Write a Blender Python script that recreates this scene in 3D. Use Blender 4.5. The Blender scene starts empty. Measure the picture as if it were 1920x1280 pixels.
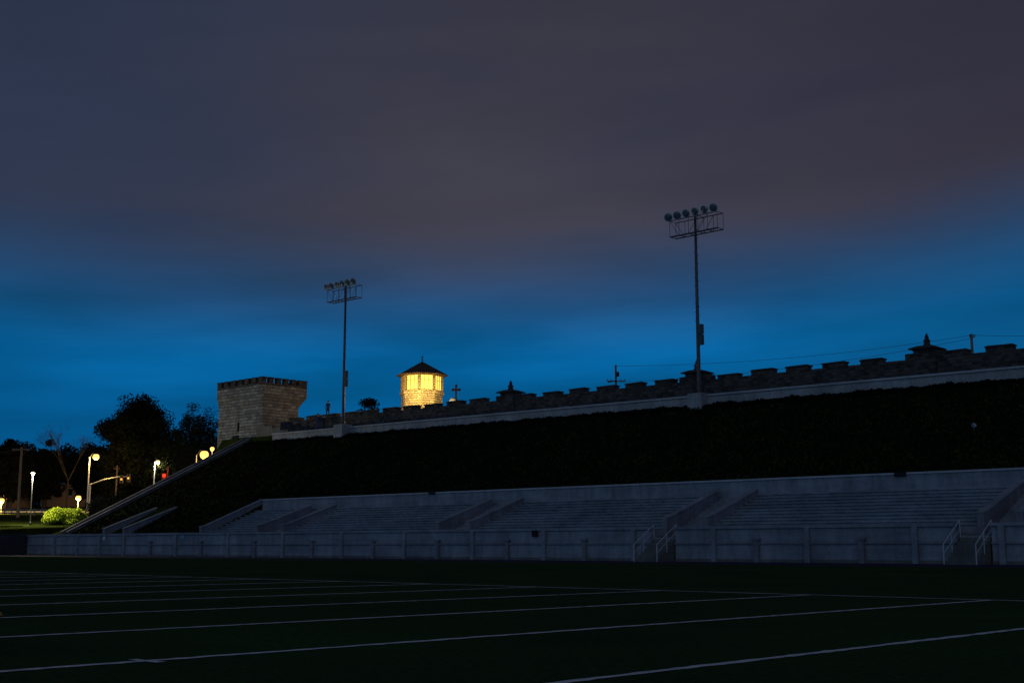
import bpy, math, random
from mathutils import Vector, Matrix
random.seed(7)
C = bpy.context.scene.collection
rad = math.radians
F_PX = 2400.0; TH = rad(9.09); YAW = rad(43.3); HC = .783
cF = Vector((-math.sin(YAW), math.cos(YAW), 0)); cR = Vector((math.cos(YAW), math.sin(YAW), 0))
def ray(px, py):
    up = (640-py)/F_PX
    f = math.cos(TH)-up*math.sin(TH); z = math.sin(TH)+up*math.cos(TH)
    r = (px-960)/F_PX
    return r/f, z/f
def atk(px, py, k):
    r, z = ray(px, py); p = cF*k+cR*(r*k); return Vector((p.x, p.y, HC+z*k))
def atV(px, py, V):
    r, z = ray(px, py); d = cF+cR*r; k = V/d.y
    return Vector((d.x*k, V, HC+z*k))
def UV(px, V, py=1000): return atV(px, py, V).x
def VU(px, py, U):
    r, z = ray(px, py); d = cF+cR*r; return U/d.x*d.y
def zt(U): return 11.5+.0055*(-U-50)
# ------------------------------------------------------------------ builders
ORG = {}
def tag(o, label=None, cat=None, group=None, kind=None):
    if label: o['label'] = label
    if cat: o['category'] = cat
    if group: o['group'] = group
    if kind: o['kind'] = kind
    return o
def empty(name, loc, label, cat, group=None):
    o = bpy.data.objects.new(name, None); C.objects.link(o); o.location = loc; o.empty_display_size = .3
    ORG[o.name] = Vector(loc); return tag(o, label, cat, group)
class MB:
    def __init__(s): s.v = []; s.f = []
    def add(s, vs, fs):
        n = len(s.v); s.v += [tuple(v) for v in vs]; s.f += [tuple(n+i for i in f) for f in fs]; return s
    def box(s, x0, x1, y0, y1, z0, z1):
        return s.add([(x0,y0,z0),(x1,y0,z0),(x1,y1,z0),(x0,y1,z0),(x0,y0,z1),(x1,y0,z1),(x1,y1,z1),(x0,y1,z1)],
              [(3,2,1,0),(4,5,6,7),(0,1,5,4),(1,2,6,5),(2,3,7,6),(3,0,4,7)])
    def obox(s, c, ax, ay, hx, hy, z0, z1):   # oriented box, ax/ay unit vectors
        c = Vector(c); P = []
        for z in (z0, z1):
            for a, b in ((-1,-1),(1,-1),(1,1),(-1,1)):
                p = c+ax*(hx*a)+ay*(hy*b); P.append((p.x,p.y,z))
        return s.add(P, [(3,2,1,0),(4,5,6,7),(0,1,5,4),(1,2,6,5),(2,3,7,6),(3,0,4,7)])
    def prismU(s, poly, u0, u1, dz0=0, dz1=0):      # poly in (V,z), extruded along U
        n = len(poly)
        vs = [(u0,a,b+dz0) for a,b in poly]+[(u1,a,b+dz1) for a,b in poly]
        fs = [tuple(range(n-1,-1,-1)), tuple(range(n,2*n))]+[(i,(i+1)%n,n+(i+1)%n,n+i) for i in range(n)]
        return s.add(vs, fs)
    def loft(s, rings, cap=True):
        n = len(rings[0]); vs = [p for r in rings for p in r]; fs = []
        for j in range(len(rings)-1):
            for i in range(n): fs.append((j*n+i, j*n+(i+1)%n, (j+1)*n+(i+1)%n, (j+1)*n+i))
        if cap: fs.append(tuple(range(n-1,-1,-1))); fs.append(tuple(range((len(rings)-1)*n, len(rings)*n)))
        return s.add(vs, fs)
    def tube(s, p, q, r0, r1=None, n=8):
        r1 = r0 if r1 is None else r1
        p = Vector(p); q = Vector(q); d = (q-p).normalized()
        a = d.orthogonal().normalized(); b = d.cross(a); R = []
        for c, r in ((p, r0), (q, r1)):
            R.append([tuple(c+(a*math.cos(2*math.pi*i/n)+b*math.sin(2*math.pi*i/n))*r) for i in range(n)])
        return s.loft(R)
    def path(s, pts, r, n=6):
        for a, b in zip(pts, pts[1:]): s.tube(a, b, r, r, n)
        return s
    def lathe(s, c, prof, n=16, axis=None):          # prof: (radius, height along axis)
        c = Vector(c); ax = (Vector(axis) if axis else Vector((0,0,1))).normalized()
        a = ax.orthogonal().normalized(); b = ax.cross(a)
        return s.loft([[tuple(c+ax*h+(a*math.cos(2*math.pi*i/n)+b*math.sin(2*math.pi*i/n))*max(r,.001)) for i in range(n)] for r, h in prof])
    def build(s, name, mat, parent=None, origin=None, smooth=False):
        if parent is not None: o0 = ORG[parent.name]
        elif origin is not None: o0 = Vector(origin)
        else: o0 = Vector((0,0,0))
        me = bpy.data.meshes.new(name)
        me.from_pydata([(v[0]-o0.x, v[1]-o0.y, v[2]-o0.z) for v in s.v], [], s.f)
        me.materials.append(mat)
        if smooth:
            for p in me.polygons: p.use_smooth = True
        o = bpy.data.objects.new(name, me); C.objects.link(o)
        ORG[o.name] = o0
        if parent is not None: o.parent = parent
        else: o.location = o0
        return o
def light(name, loc, energy, col, parent, r=.25):
    l = bpy.data.lights.new(name, 'POINT'); l.energy = energy; l.color = col; l.shadow_soft_size = r
    o = bpy.data.objects.new(name, l); C.objects.link(o); o.parent = parent
    o.location = Vector(loc)-ORG[parent.name]; return o
# ------------------------------------------------------------------ materials
def nm(name):
    m = bpy.data.materials.new(name); m.use_nodes = True; nt = m.node_tree
    return m, nt, nt.nodes['Principled BSDF']
def N(nt, t, **k):
    n = nt.nodes.new(t)
    for a, b in k.items(): setattr(n, a, b)
    return n
def pos(nt, scale=(1,1,1)):
    g = N(nt,'ShaderNodeNewGeometry'); mp = N(nt,'ShaderNodeMapping'); mp.inputs['Scale'].default_value = scale
    nt.links.new(g.outputs['Position'], mp.inputs['Vector']); return mp.outputs[0]
def noise(nt, vec, scale, detail=4, rough=.6):
    n = N(nt,'ShaderNodeTexNoise'); n.inputs['Scale'].default_value = scale; n.inputs['Detail'].default_value = detail
    n.inputs['Roughness'].default_value = rough; nt.links.new(vec, n.inputs['Vector']); return n.outputs['Fac']
def ramp(nt, fac, stops):
    r = N(nt,'ShaderNodeValToRGB'); e = r.color_ramp.elements
    while len(e) < len(stops): e.new(.5)
    for i, (p, c) in enumerate(stops): e[i].position = p; e[i].color = (*c, 1) if len(c) == 3 else c
    nt.links.new(fac, r.inputs['Fac']); return r.outputs['Color']
def mixc(nt, mode, fac, a, b):
    m = N(nt,'ShaderNodeMix', data_type='RGBA', blend_type=mode)
    for s, v in ((m.inputs[0], fac), (m.inputs[6], a), (m.inputs[7], b)):
        if hasattr(v, 'links'): nt.links.new(v, s)
        else: s.default_value = v if isinstance(v, float) else (*v, 1)
    return m.outputs[2]
def bump(nt, bs, h, st, dist=.05):
    b = N(nt,'ShaderNodeBump'); b.inputs['Strength'].default_value = st; b.inputs['Distance'].default_value = dist
    nt.links.new(h, b.inputs['Height']); nt.links.new(b.outputs[0], bs.inputs['Normal'])
def simple(name, c0, c1, scale=1.0, rough=.8, sc=(1,1,1), bst=.3, bs=8, metal=0, spec=.3):
    m, nt, b = nm(name)
    f = noise(nt, pos(nt, sc), scale)
    nt.links.new(ramp(nt, f, [(.3, c0), (.7, c1)]), b.inputs['Base Color'])
    b.inputs['Roughness'].default_value = rough; b.inputs['Metallic'].default_value = metal
    b.inputs['Specular IOR Level'].default_value = spec
    if bst: bump(nt, b, noise(nt, pos(nt), bs), bst)
    return m
def concrete(name, lo, hi, streak=.6):
    m, nt, b = nm(name)
    f1 = noise(nt, pos(nt), .45, 5); f2 = noise(nt, pos(nt, (1.6,1.6,.4)), .9, 6, .75); f3 = noise(nt, pos(nt), 9, 4)
    f4 = noise(nt, pos(nt, (.25,.25,3)), 1.2, 4)
    c = ramp(nt, f1, [(.3, lo), (.7, hi)])
    c = mixc(nt, 'MULTIPLY', streak, c, ramp(nt, f2, [(.35, (.45,.45,.46)), (.6, (1,1,1))]))
    c = mixc(nt, 'MULTIPLY', .4, c, ramp(nt, f3, [(.3, (.6,.6,.6)), (.6, (1,1,1))]))
    c = mixc(nt, 'MULTIPLY', .4, c, ramp(nt, f4, [(.35, (.6,.6,.62)), (.6, (1,1,1))]))
    nt.links.new(c, b.inputs['Base Color']); b.inputs['Roughness'].default_value = .9
    b.inputs['Specular IOR Level'].default_value = .15
    bump(nt, b, f3, .35, .03); return m
def stone(name, lo, hi, mortar, w=.62, h=.27):
    m, nt, b = nm(name)
    g = N(nt,'ShaderNodeNewGeometry'); sp = N(nt,'ShaderNodeSeparateXYZ'); nt.links.new(g.outputs['Position'], sp.inputs[0])
    ad = N(nt,'ShaderNodeMath', operation='ADD'); nt.links.new(sp.outputs[0], ad.inputs[0]); nt.links.new(sp.outputs[1], ad.inputs[1])
    cb = N(nt,'ShaderNodeCombineXYZ'); nt.links.new(ad.outputs[0], cb.inputs[0]); nt.links.new(sp.outputs[2], cb.inputs[1])
    nn = N(nt,'ShaderNodeTexNoise'); nn.inputs['Scale'].default_value = 1.3; nt.links.new(cb.outputs[0], nn.inputs['Vector'])
    vm = N(nt,'ShaderNodeVectorMath', operation='SCALE'); nt.links.new(nn.outputs['Color'], vm.inputs[0]); vm.inputs['Scale'].default_value = .16
    va = N(nt,'ShaderNodeVectorMath', operation='ADD'); nt.links.new(cb.outputs[0], va.inputs[0]); nt.links.new(vm.outputs[0], va.inputs[1])
    br = N(nt,'ShaderNodeTexBrick'); nt.links.new(va.outputs[0], br.inputs['Vector'])
    br.inputs['Scale'].default_value = 1; br.inputs['Brick Width'].default_value = w; br.inputs['Row Height'].default_value = h
    br.inputs['Mortar Size'].default_value = .026; br.inputs['Mortar Smooth'].default_value = .4
    br.inputs['Color1'].default_value = (*lo,1); br.inputs['Color2'].default_value = (*hi,1); br.inputs['Mortar'].default_value = (*mortar,1)
    br.squash = 1.4; br.squash_frequency = 3; br.offset = .43
    f = noise(nt, pos(nt), 1.1, 5); f3 = noise(nt, pos(nt), 7, 5)
    c = mixc(nt, 'MULTIPLY', .7, br.outputs['Color'], ramp(nt, f, [(.3, (.5,.49,.47)), (.6, (1.0,1.0,1.0))]))
    c = mixc(nt, 'MULTIPLY', .5, c, ramp(nt, f3, [(.3, (.55,.55,.55)), (.65, (1,1,1))]))
    nt.links.new(c, b.inputs['Base Color']); b.inputs['Roughness'].default_value = .92; b.inputs['Specular IOR Level'].default_value = .15
    s = N(nt,'ShaderNodeMath', operation='SUBTRACT'); nt.links.new(f3, s.inputs[0]); nt.links.new(br.outputs['Fac'], s.inputs[1])
    bump(nt, b, s.outputs[0], .9, .06); return m
def emit(name, col, st):
    m, nt, b = nm(name); b.inputs['Base Color'].default_value = (*col,1)
    b.inputs['Emission Color'].default_value = (*col,1); b.inputs['Emission Strength'].default_value = st; return m
def leafm(name, lo, hi):
    m, nt, b = nm(name)
    nt.links.new(ramp(nt, noise(nt, pos(nt), .9, 3), [(.35, lo), (.65, hi)]), b.inputs['Base Color'])
    b.inputs['Roughness'].default_value = .8; b.inputs['Specular IOR Level'].default_value = .05
    return m
M = dict(
 conc=concrete('weathered_concrete', (.26,.285,.325), (.40,.425,.47)),
 conc_l=concrete('pale_concrete', (.46,.49,.53), (.62,.65,.68), .3),
 conc_d=concrete('dark_concrete', (.24,.24,.28), (.35,.345,.385)),
 conc_s=concrete('stair_concrete', (.15,.14,.13), (.27,.25,.23)),
 conc_t=concrete('terrace_concrete', (.36,.37,.38), (.53,.54,.54)),
 stone=stone('limestone_blocks', (.42,.42,.41), (.23,.23,.225), (.09,.09,.09), .75, .32),
 stone_d=stone('dark_rubble_stone', (.17,.15,.13), (.05,.045,.042), (.12,.11,.10), .42, .2),
 stone_c=simple('dark_cap_stone', (.03,.026,.025), (.07,.06,.055), 2),
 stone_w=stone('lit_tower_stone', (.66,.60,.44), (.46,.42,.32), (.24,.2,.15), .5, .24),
 metal=simple('painted_steel', (.08,.085,.09), (.14,.145,.15), 3, .5, metal=.3),
 rail=simple('galvanised_rail', (.5,.52,.56), (.66,.68,.7), 5, .45, bst=0, metal=.2),
 dark=simple('dark_metal', (.03,.03,.032), (.06,.06,.06), 3, .6),
 wood=simple('weathered_pole_wood', (.20,.12,.07), (.34,.22,.13), 2, .9, (8,8,.6)),
 roof=simple('dark_roof_shingle', (.05,.035,.03), (.09,.06,.045), 6),
 bark=simple('tree_bark', (.03,.025,.02), (.06,.05,.04), 4, .95, (4,4,.8)),
 leaf=leafm('dark_leaves', (.005,.007,.003), (.013,.016,.007)),
 leaf2=leafm('spring_leaves', (.009,.012,.008), (.020,.025,.012)),
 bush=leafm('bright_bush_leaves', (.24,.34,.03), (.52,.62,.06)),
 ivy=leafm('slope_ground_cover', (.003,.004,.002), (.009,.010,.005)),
 paint=simple('white_line_paint', (.5,.53,.55), (.82,.84,.86), 9, .9))
m, nt, b = nm('floodlight_glass'); b.inputs['Base Color'].default_value = (.12,.18,.20,1)
b.inputs['Roughness'].default_value = .3; b.inputs['Metallic'].default_value = .2; M['glass'] = m
M['sodium'] = emit('sodium_lamp_glow', (1,.58,.13), 1.75)
M['white_lamp'] = emit('white_lamp_glow', (1,.80,.36), 1.6)
M['win'] = emit('warm_lit_window', (1,.60,.10), 1.9)
M['red'] = emit('red_signal_glow', (1,.03,.01), 1.8)
M['amber'] = emit('amber_signal_glow', (1,.45,.05), 1.5)
M['dimwin'] = emit('dim_house_window', (1,.5,.15), .35)
def turf():
    m, nt, b = nm('field_turf')
    f = noise(nt, pos(nt), .25, 6, .65); f2 = noise(nt, pos(nt), 14, 4)
    c = ramp(nt, f, [(.3, (.028,.060,.026)), (.7, (.056,.108,.042))])
    c = mixc(nt, 'MULTIPLY', .7, c, ramp(nt, f2, [(.3, (.35,.35,.35)), (.65, (1,1,1))]))
    nt.links.new(c, b.inputs['Base Color']); b.inputs['Roughness'].default_value = 1; b.inputs['Specular IOR Level'].default_value = 0
    bump(nt, b, f2, .6, .04); return m
M['turf'] = turf()
M['ground'] = simple('rough_grass', (.012,.018,.004), (.04,.055,.012), .5, 1, bs=3, bst=.8, spec=0)
M['track'] = simple('running_track', (.03,.025,.06), (.045,.04,.085), .6, .9, spec=.05)
M['asphalt'] = simple('asphalt', (.04,.04,.04), (.06,.06,.058), 1)
# ------------------------------------------------------------------ terrain
def lerp(a, b, t): return a+(b-a)*t
def interp(x, T):
    if x <= T[0][0]: return T[0][1]
    for (a, u), (b, v) in zip(T, T[1:]):
        if x <= b: return lerp(u, v, (x-a)/(b-a))
    return T[-1][1]
OT = [(90,1.85),(112,1.95),(130,3.2),(170,5.0),(240,8.6),(400,12),(1000,14),(3000,16)]
LB = -113.5
def outer(U, V): return interp(cF.x*U+cF.y*V, OT)
def hill(U, V):
    t = zt(max(U,-125))
    if V <= 57: return 1.7
    if V <= 75.7: return lerp(1.7, t-.88, (V-57)/18.7)
    if V <= 76.4: return t-.88
    z = t-.1
    if V > 120: z = lerp(z, max(outer(U, V), 9), min(1, (V-120)/100))
    return z
def gh(U, V):
    if U > LB:
        if V < 55.9: return 0
        if U > -86.6 and V < 62.55: return .9
        if U < -110.1 and V > 57 and V < 76.4: return lerp(outer(U,V), hill(U,V), max(0,(U+112.42)/2.32)*.9)-.1
        return hill(U, V)
    t = max(0, min(1, (U+119.5)/6)) if V < 76.6 or V > 84 else max(0, min(1, (U+121)/6))
    t = t*t*(3-2*t)
    if V < 76.4: t = 0
    return lerp(outer(U, V), hill(U, V) if V > 56 else 1.7, t)
us = [-3000,-1500,-900,-700,-500]+list(range(-400,-130,6))+list(range(-130,-114,1))+[-113.6,-113.45,-112.4,-111.5,-110.2,-110.0,-108,-100,-92,-86.7,-86.5]+list(range(-80,130,10))+[200,400,1000,3000]
vs_ = [-3000,-1000,-400,-100,-50]+list(range(-20,52,6))+[55.85,55.95,57,60,62.5,62.6,64,66,68,70,72,74,75.7,76.35,76.5,78,82]+list(range(88,300,6))+[330,400,500,700,1200,3000]
g = MB(); nv = len(vs_)
g.v = [(u, v, gh(u, v)) for u in us for v in vs_]
g.f = [(i*nv+j, (i+1)*nv+j, (i+1)*nv+j+1, i*nv+j+1) for i in range(len(us)-1) for j in range(nv-1)]
tag(g.build('ground', M['ground']), kind='structure')
tag(MB().add([(-113.3,-60,.004),(150,-60,.004),(150,48,.004),(-113.3,48,.004)], [(0,1,2,3)]).build('playing_field', M['turf']), kind='structure')
tag(MB().add([(-113.3,48,.006),(150,48,.006),(150,55.8,.006),(-113.3,55.8,.006)], [(0,1,2,3)]).build('running_track', M['track']), kind='structure')
mk = MB()
def strip(p, q, w):
    p = Vector(p); q = Vector(q); L = (q-p).length; n = max(2, int(L/.1)) if L < 40 else int(L/.4)
    d = (q-p)/n; s = Vector((-d.y, d.x, 0)).normalized()
    vs = []
    for i in range(n+1):
        c = p+d*i; a = w/2*random.uniform(.6,1.25); b = w/2*random.uniform(.6,1.25)
        vs += [tuple(c+s*a), tuple(c-s*b)]
    mk.add(vs, [(2*i, 2*i+1, 2*i+3, 2*i+2) for i in range(n)])
for i in range(31): strip((-5.03-3.0*i, -12, .009), (-5.03-3.0*i, 18.75, .009), .1+.004*i)
strip((-98,18.8,.0095), (60,18.8,.0095), .11)
def gp(px, py):
    r, z = ray(px, py); k = -HC/z; p = cF*k+cR*(r*k); return Vector((p.x,p.y,.0105))
strip(gp(246,1238), gp(303,1243), .08)
tag(mk.build('field_markings', M['paint']), kind='structure')
rd = MB(); R2 = []
for i in range(41):
    s = -170+i*4.0
    for d in (176, 185):
        p = cF*d+cR*s; R2.append((p.x, p.y, gh(p.x,p.y)+.12))
rd.add(R2, [(2*i, 2*i+2, 2*i+3, 2*i+1) for i in range(40)])
tag(rd.build('road', M['asphalt']), kind='structure')
kb = MB()
for i in range(40):
    s = -170+i*4.0+2; p = cF*175.6+cR*s; kb.obox(p, cR, cF, 2.0, .15, gh(p.x,p.y)-.2, gh(p.x,p.y)+.24)
tag(kb.build('kerb', M['conc']), kind='structure')

# ------------------------------------------------------------------ front retaining wall
VW = 55.8; WT = 1.82
rw = empty('retaining_wall', (-60,VW,0), 'long low concrete wall with pilasters between the field and the bleachers', 'wall')
segs = [(-113.4,-42.35), (-40.7,-25.25), (-23.65,-4)]
for a, b in segs:
    MB().box(a, b, VW, VW+.3, 0, WT-.12).build('wall_panel', M['conc'], rw)
    MB().box(a-.02, b+.02, VW-.11, VW+.39, WT-.14, WT).build('coping', M['conc'], rw)
    MB().box(a, b, VW-.1, VW-.001, .90, .99).build('ledge', M['conc_d'], rw)
    MB().box(a, b, VW-.05, VW-.0015, 0, .16).build('plinth', M['conc_s'], rw)
tall = [105,148,190,235,332,430,533,643,760,888,1022,1190,1340,1515,1717,1880]
short = [285,380,480,588,702,823,953,1098,1420,1617,1790]
def inseg(U, h):
    return any(a+h < U < b-h for a, b in segs)
for px in tall:
    U = UV(px, VW)
    if inseg(U, .1): MB().box(U-.14, U+.14, VW-.18, VW-.002, .002, WT-.142).build('pilaster', M['conc'], rw)
for px in short:
    U = UV(px, VW)
    if inseg(U, .1):
        p = MB().box(U-.13, U+.13, VW-.19, VW-.003, .002, 1.1).build('short_post', M['conc_d'], rw)
        MB().box(U-.22, U+.22, VW-.24, VW-.0035, 1.1, 1.22).build('post_cap', M['conc_d'], p)
ew = MB().box(-113.75,-113.45, 10, VW+.2, 0, 1.95).build('end_wall', M['dark'], origin=(-113.5,40,0))
tag(ew, 'dark end wall of the stadium at the far left, past the pale pilastered wall', 'wall')
def field_stairs(u0, u1, label):
    t = empty('field_stairs', ((u0+u1)/2, 54.3, 0), label, 'stairs', 'steps from the field into the bleachers')
    s = MB(); n = 8; d = .26
    for i in range(n): s.box(u0+.06, u1-.06, 54.3+i*d, 56.7, i*.17+.001, (i+1)*.17)
    s.build('steps', M['conc_s'], t)
    for u in (u0+.02, u1-.02):
        r = MB(); y0, y1 = 54.25, 56.0; z0, z1 = .0, 1.1
        top = .88
        r.path([(u,y0,z0),(u,y0,z0+top),(u,y0+.08,z0+top+.05),(u,y1,z1+top-.05),(u,y1+.05,z1)], .025)
        r.path([(u,y0,z0+.45),(u,y1,z1+.45)], .018)
        r.tube((u,(y0+y1)/2,(z0+z1)/2-.1),(u,(y0+y1)/2,(z0+z1)/2+top-.0), .018)
        r.build('handrail', M['rail'], t)
field_stairs(-42.3,-40.75,'steps with pipe handrails in the gap of the long wall right of picture centre')
field_stairs(-25.2,-23.7,'steps with pipe handrails nearest the right edge of the picture')
def plate(px, py, w, h, mat, name, label, cat):
    p = atV(px, py, VW-.012)
    b = MB().box(p.x-w/2, p.x+w/2, VW-.03, VW-.004, p.z-h/2, p.z+h/2).build(name, mat, origin=(p.x,VW,p.z-h/2)); tag(b, label, cat)
M['sign_w'] = simple('white_sign', (.7,.72,.74), (.8,.82,.84), 5, bst=0)
M['sign_b'] = simple('blue_sign', (.15,.4,.7), (.2,.5,.8), 5, bst=0)
M['black'] = simple('black_box', (.01,.01,.012), (.02,.02,.022), 5, bst=0)
plate(195,1008,.3,.3,M['sign_w'],'wall_sign','small pale square plate near the left end of the pilastered wall','sign')
plate(342,1005,.34,.3,M['sign_b'],'wall_sign','small blue plate on the pilastered wall below the bleachers','sign')
bx = empty('wall_box', atV(1005,999,VW), 'small black square box near the top of the pilastered wall', 'box')
p = atV(1005,999,VW)
MB().box(p.x-.17,p.x+.17,VW-.19,VW-.13,p.z-.17,p.z+.15).build('door', M['black'], bx)
MB().box(p.x-.2,p.x+.2,VW-.13,VW-.002,p.z-.19,p.z+.17).build('housing', M['dark'], bx)
# ------------------------------------------------------------------ bleachers
bl = empty('concrete_bleachers', (-55,57,1), 'stepped pale concrete bleachers with sloped aisle walls beneath the dark slope', 'bleachers')
ups = [UV(580,61.6,948), UV(628,61.6,945), UV(918,61.6,938), UV(977,61.6,936), UV(1340,61.6,922), UV(1415,61.6,920), UV(1915,61.6,903)]
ULEFT = UV(490,62.4,934)
def tier(u0, u1):
    prof = [(57.02,1.0)]; zb = 1.0; n = 11
    for i in range(n):
        y = 56.95+.465*i; z = 1.82+.183*i
        prof += [(y+.09, zb), (y+.09, z-.07), (y, z-.07), (y, z)] if i else [(y+.09, z-.07), (y, z-.07), (y, z)]
        zb = z
    prof += [(62.38, zb), (62.38, 1.0)]
    return MB().prismU(prof, u0, u1).build('seating_tier', M['conc'], bl)
def slope_wall(U, w=.34, parent=bl, v0=56.75, v1=61.7, z0=2.28, z1=3.9, mat='conc_d'):
    o = MB().prismU([(v0,1.0),(v1,1.0),(v1,z1),(v0+.5,z0+.12),(v0,z0)], U-w/2, U+w/2).build('aisle_wall', M[mat], parent)
    MB().prismU([(v0-.03,z0),(v0+.5,z0+.12),(v1+.03,z1),(v1+.03,z1+.06),(v0+.5,z0+.18),(v0-.03,z0+.06)], U-w/2-.03, U+w/2+.03).build('wall_cap', M['conc'], o)
    return o
tiers = [(ULEFT+.2, ups[0]-.18), (ups[1]+.18, ups[2]-.18), (ups[3]+.18, ups[4]-.18), (ups[5]+.18, ups[6]-.18), (ups[6]+1.95, ups[6]+16)]
for a, b in tiers: tier(a, b)
slope_wall(ULEFT, v1=62.35, z1=4.5)
for u in ups+[ups[6]+1.75]: slope_wall(u)
def aisle(u0, u1):
    s = MB()
    for i in range(15): s.box(u0, u1, 57+i*.34, 62.36, 1.0+i*.001, 1.25+(i+1)*.15)
    return s.build('aisle_steps', M['conc'], bl)
for a, b in ((0,1),(2,3),(4,5)): aisle(ups[a]+.175, ups[b]-.175)
aisle(ups[6]+.175, ups[6]+1.575)
bw = MB().box(ULEFT-.1, -4, 62.4, 62.65, 1.0, 4.47).build('back_wall', M['conc'], bl)
MB().box(ULEFT-.15, -4, 62.32, 62.7, 4.47, 4.57).build('wall_cap', M['conc_l'], bw)
MB().box(-87, -4, 56.1, 56.95, 1.0, 1.25).build('walkway', M['conc'], bl)
for px, py in ((810,923),(1688,888)):
    p = atV(px, py, 62.3)
    MB().box(p.x-.32,p.x+.32,62.25,62.315,p.z-.12,p.z+.09).build('drain_opening', M['black'], bl)
ls = empty('short_stair', (-95,57,1.7), 'short concrete stair between two sloped walls standing alone left of the bleachers', 'stairs')
ua, ub = UV(290,61.6,955), UV(328,61.6,955)
for u in (ua, ub):
    o = MB().prismU([(56.75,1.0),(61.7,1.0),(61.7,4.15),(56.75,2.25)], u-.17, u+.17).build('side_wall', M['conc_d'], ls)
    MB().prismU([(56.7,2.25),(61.75,4.15),(61.75,4.21),(56.7,2.31)], u-.2, u+.2).build('wall_cap', M['conc'], o)
s = MB()
for i in range(14): s.box(ua+.17, ub-.17, 57+i*.34, 61.8, 1.0+i*.001, 1.5+(i+1)*.165)
s.build('steps', M['conc'], ls)
tag(MB().box(-112.3,-86.8,56.15,56.9,1.0,1.86).build('concrete_walk', M['conc_d']), kind='structure')
# ------------------------------------------------------------------ long stair up the slope on the left
hs = empty('hillside_stair', (-109.4,57,1.8), 'long straight concrete stair climbing the slope edge to the square stone tower', 'stairs')
za, zb_ = 1.95, zt(-109)-.45
for u in (-109.9,-108.8):
    o = MB().prismU([(57.2,za-2.5),(76.5,zb_-6),(76.5,zb_+.25),(57.2,za+.1)], u-.1, u+.1).build('side_wall', M['conc_s'], hs)
    MB().prismU([(57.15,za+.1),(76.55,zb_+.25),(76.55,zb_+.31),(57.15,za+.16)], u-.13, u+.13).build('wall_cap', M['conc_d'], o)
s = MB(); n = 56
for i in range(n):
    z = za-.3+(zb_-za)*(i+1)/n; y = 57.2+19.2*i/n
    s.box(-109.8, -108.9, y, y+19.2/n+.2, z-1.0+i*.001, z)
s.build('steps', M['conc_s'], hs)
# ------------------------------------------------------------------ terrace wall
tw = empty('terrace_wall', (-60,76.2,10.7), 'long plain concrete band along the top of the dark slope', 'wall')
U0, U1 = -104.4, -8
def zprism(y0, y1, a, b, u0=U0, u1=U1):
    return MB().prismU([(y0,a),(y1,a),(y1,b),(y0,b)], u0, u1, zt(u0), zt(u1))
zprism(76.1,76.45,-1.6,-.08).build('wall_panel', M['conc_t'], tw)
zprism(75.98,76.5,-.08,.05).build('coping', M['conc_l'], tw)
zprism(76.5,78.1,-.6,-.09).build('walkway_slab', M['conc'], tw)
# ------------------------------------------------------------------ battlement wall
bt = empty('battlement_wall', (-60,78.2,11.4), 'long dark rubble stone wall with battlements running along the skyline', 'wall')
MB().prismU([(78.2,-1),(78.8,-1),(78.8,1.42),(78.2,1.42)], -106, -8, zt(-106), zt(-8)).build('wall_body', M['stone_d'], bt)
piers = [UV(953,78.2,740), UV(1303,78.2,705), UV(1735,78.2,660)]
piers.append(piers[2]*2-piers[1])
u = -104.6
while u < -12:
    w = 1.7*random.uniform(.9,1.1)
    if not any(abs(u+w/2-p) < 1.4 for p in piers):
        z = zt(u)+random.uniform(-.03,.03); h = random.uniform(.22,.28)
        m_ = MB().box(u, u+w, 78.19, 78.81, z+1.37, z+1.4+h).build('merlon', M['stone_d'], bt)
        c_ = MB(); e = random.uniform(.03,.06)
        a0, a1, b0, b1, zz = u-e, u+w+e, 78.12, 78.88, z+1.4+h
        j = [random.uniform(-.02,.03) for _ in range(4)]
        c_.loft([[(a0,b0,zz),(a1,b0,zz),(a1,b1,zz),(a0,b1,zz)],[(a0,b0,zz+.08+j[0]),(a1,b0,zz+.08+j[1]),(a1,b1,zz+.08+j[2]),(a0,b1,zz+.08+j[3])],
                 [(a0+.12,b0+.15,zz+.12+j[1]),(a1-.12,b0+.15,zz+.12+j[2]),(a1-.12,b1-.15,zz+.13),(a0+.12,b1-.15,zz+.13)]])
        c_.build('cap_stone', M['stone_c'], m_)
    u += 2.87
def sq(c, h, z): return [(c[0]-h,c[1]-h,z),(c[0]+h,c[1]-h,z),(c[0]+h,c[1]+h,z),(c[0]-h,c[1]+h,z)]
for p in piers:
    z = zt(p); c = (p, 78.5)
    o = MB().box(p-.75,p+.75,78.0,79.0,z-1,z+1.98).build('pier', M['stone_d'], bt)
    for a, b in ((p-1.4,p-.75),(p+.75,p+1.4)): MB().box(a,b,78.15,78.85,z+1.37,z+1.8).build('shoulder', M['stone_d'], o)
    MB().loft([sq(c,.9,z+1.98),sq(c,.9,z+2.06),sq(c,.45,z+2.24)]).build('pier_cap', M['stone_c'], o)
    MB().loft([sq(c,.2,z+2.24),sq(c,.13,z+2.5),sq(c,.2,z+2.54),sq(c,.08,z+2.75),sq(c,.11,z+2.8),sq(c,.02,z+3.08)]).build('finial', M['stone_c'], o)
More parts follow.
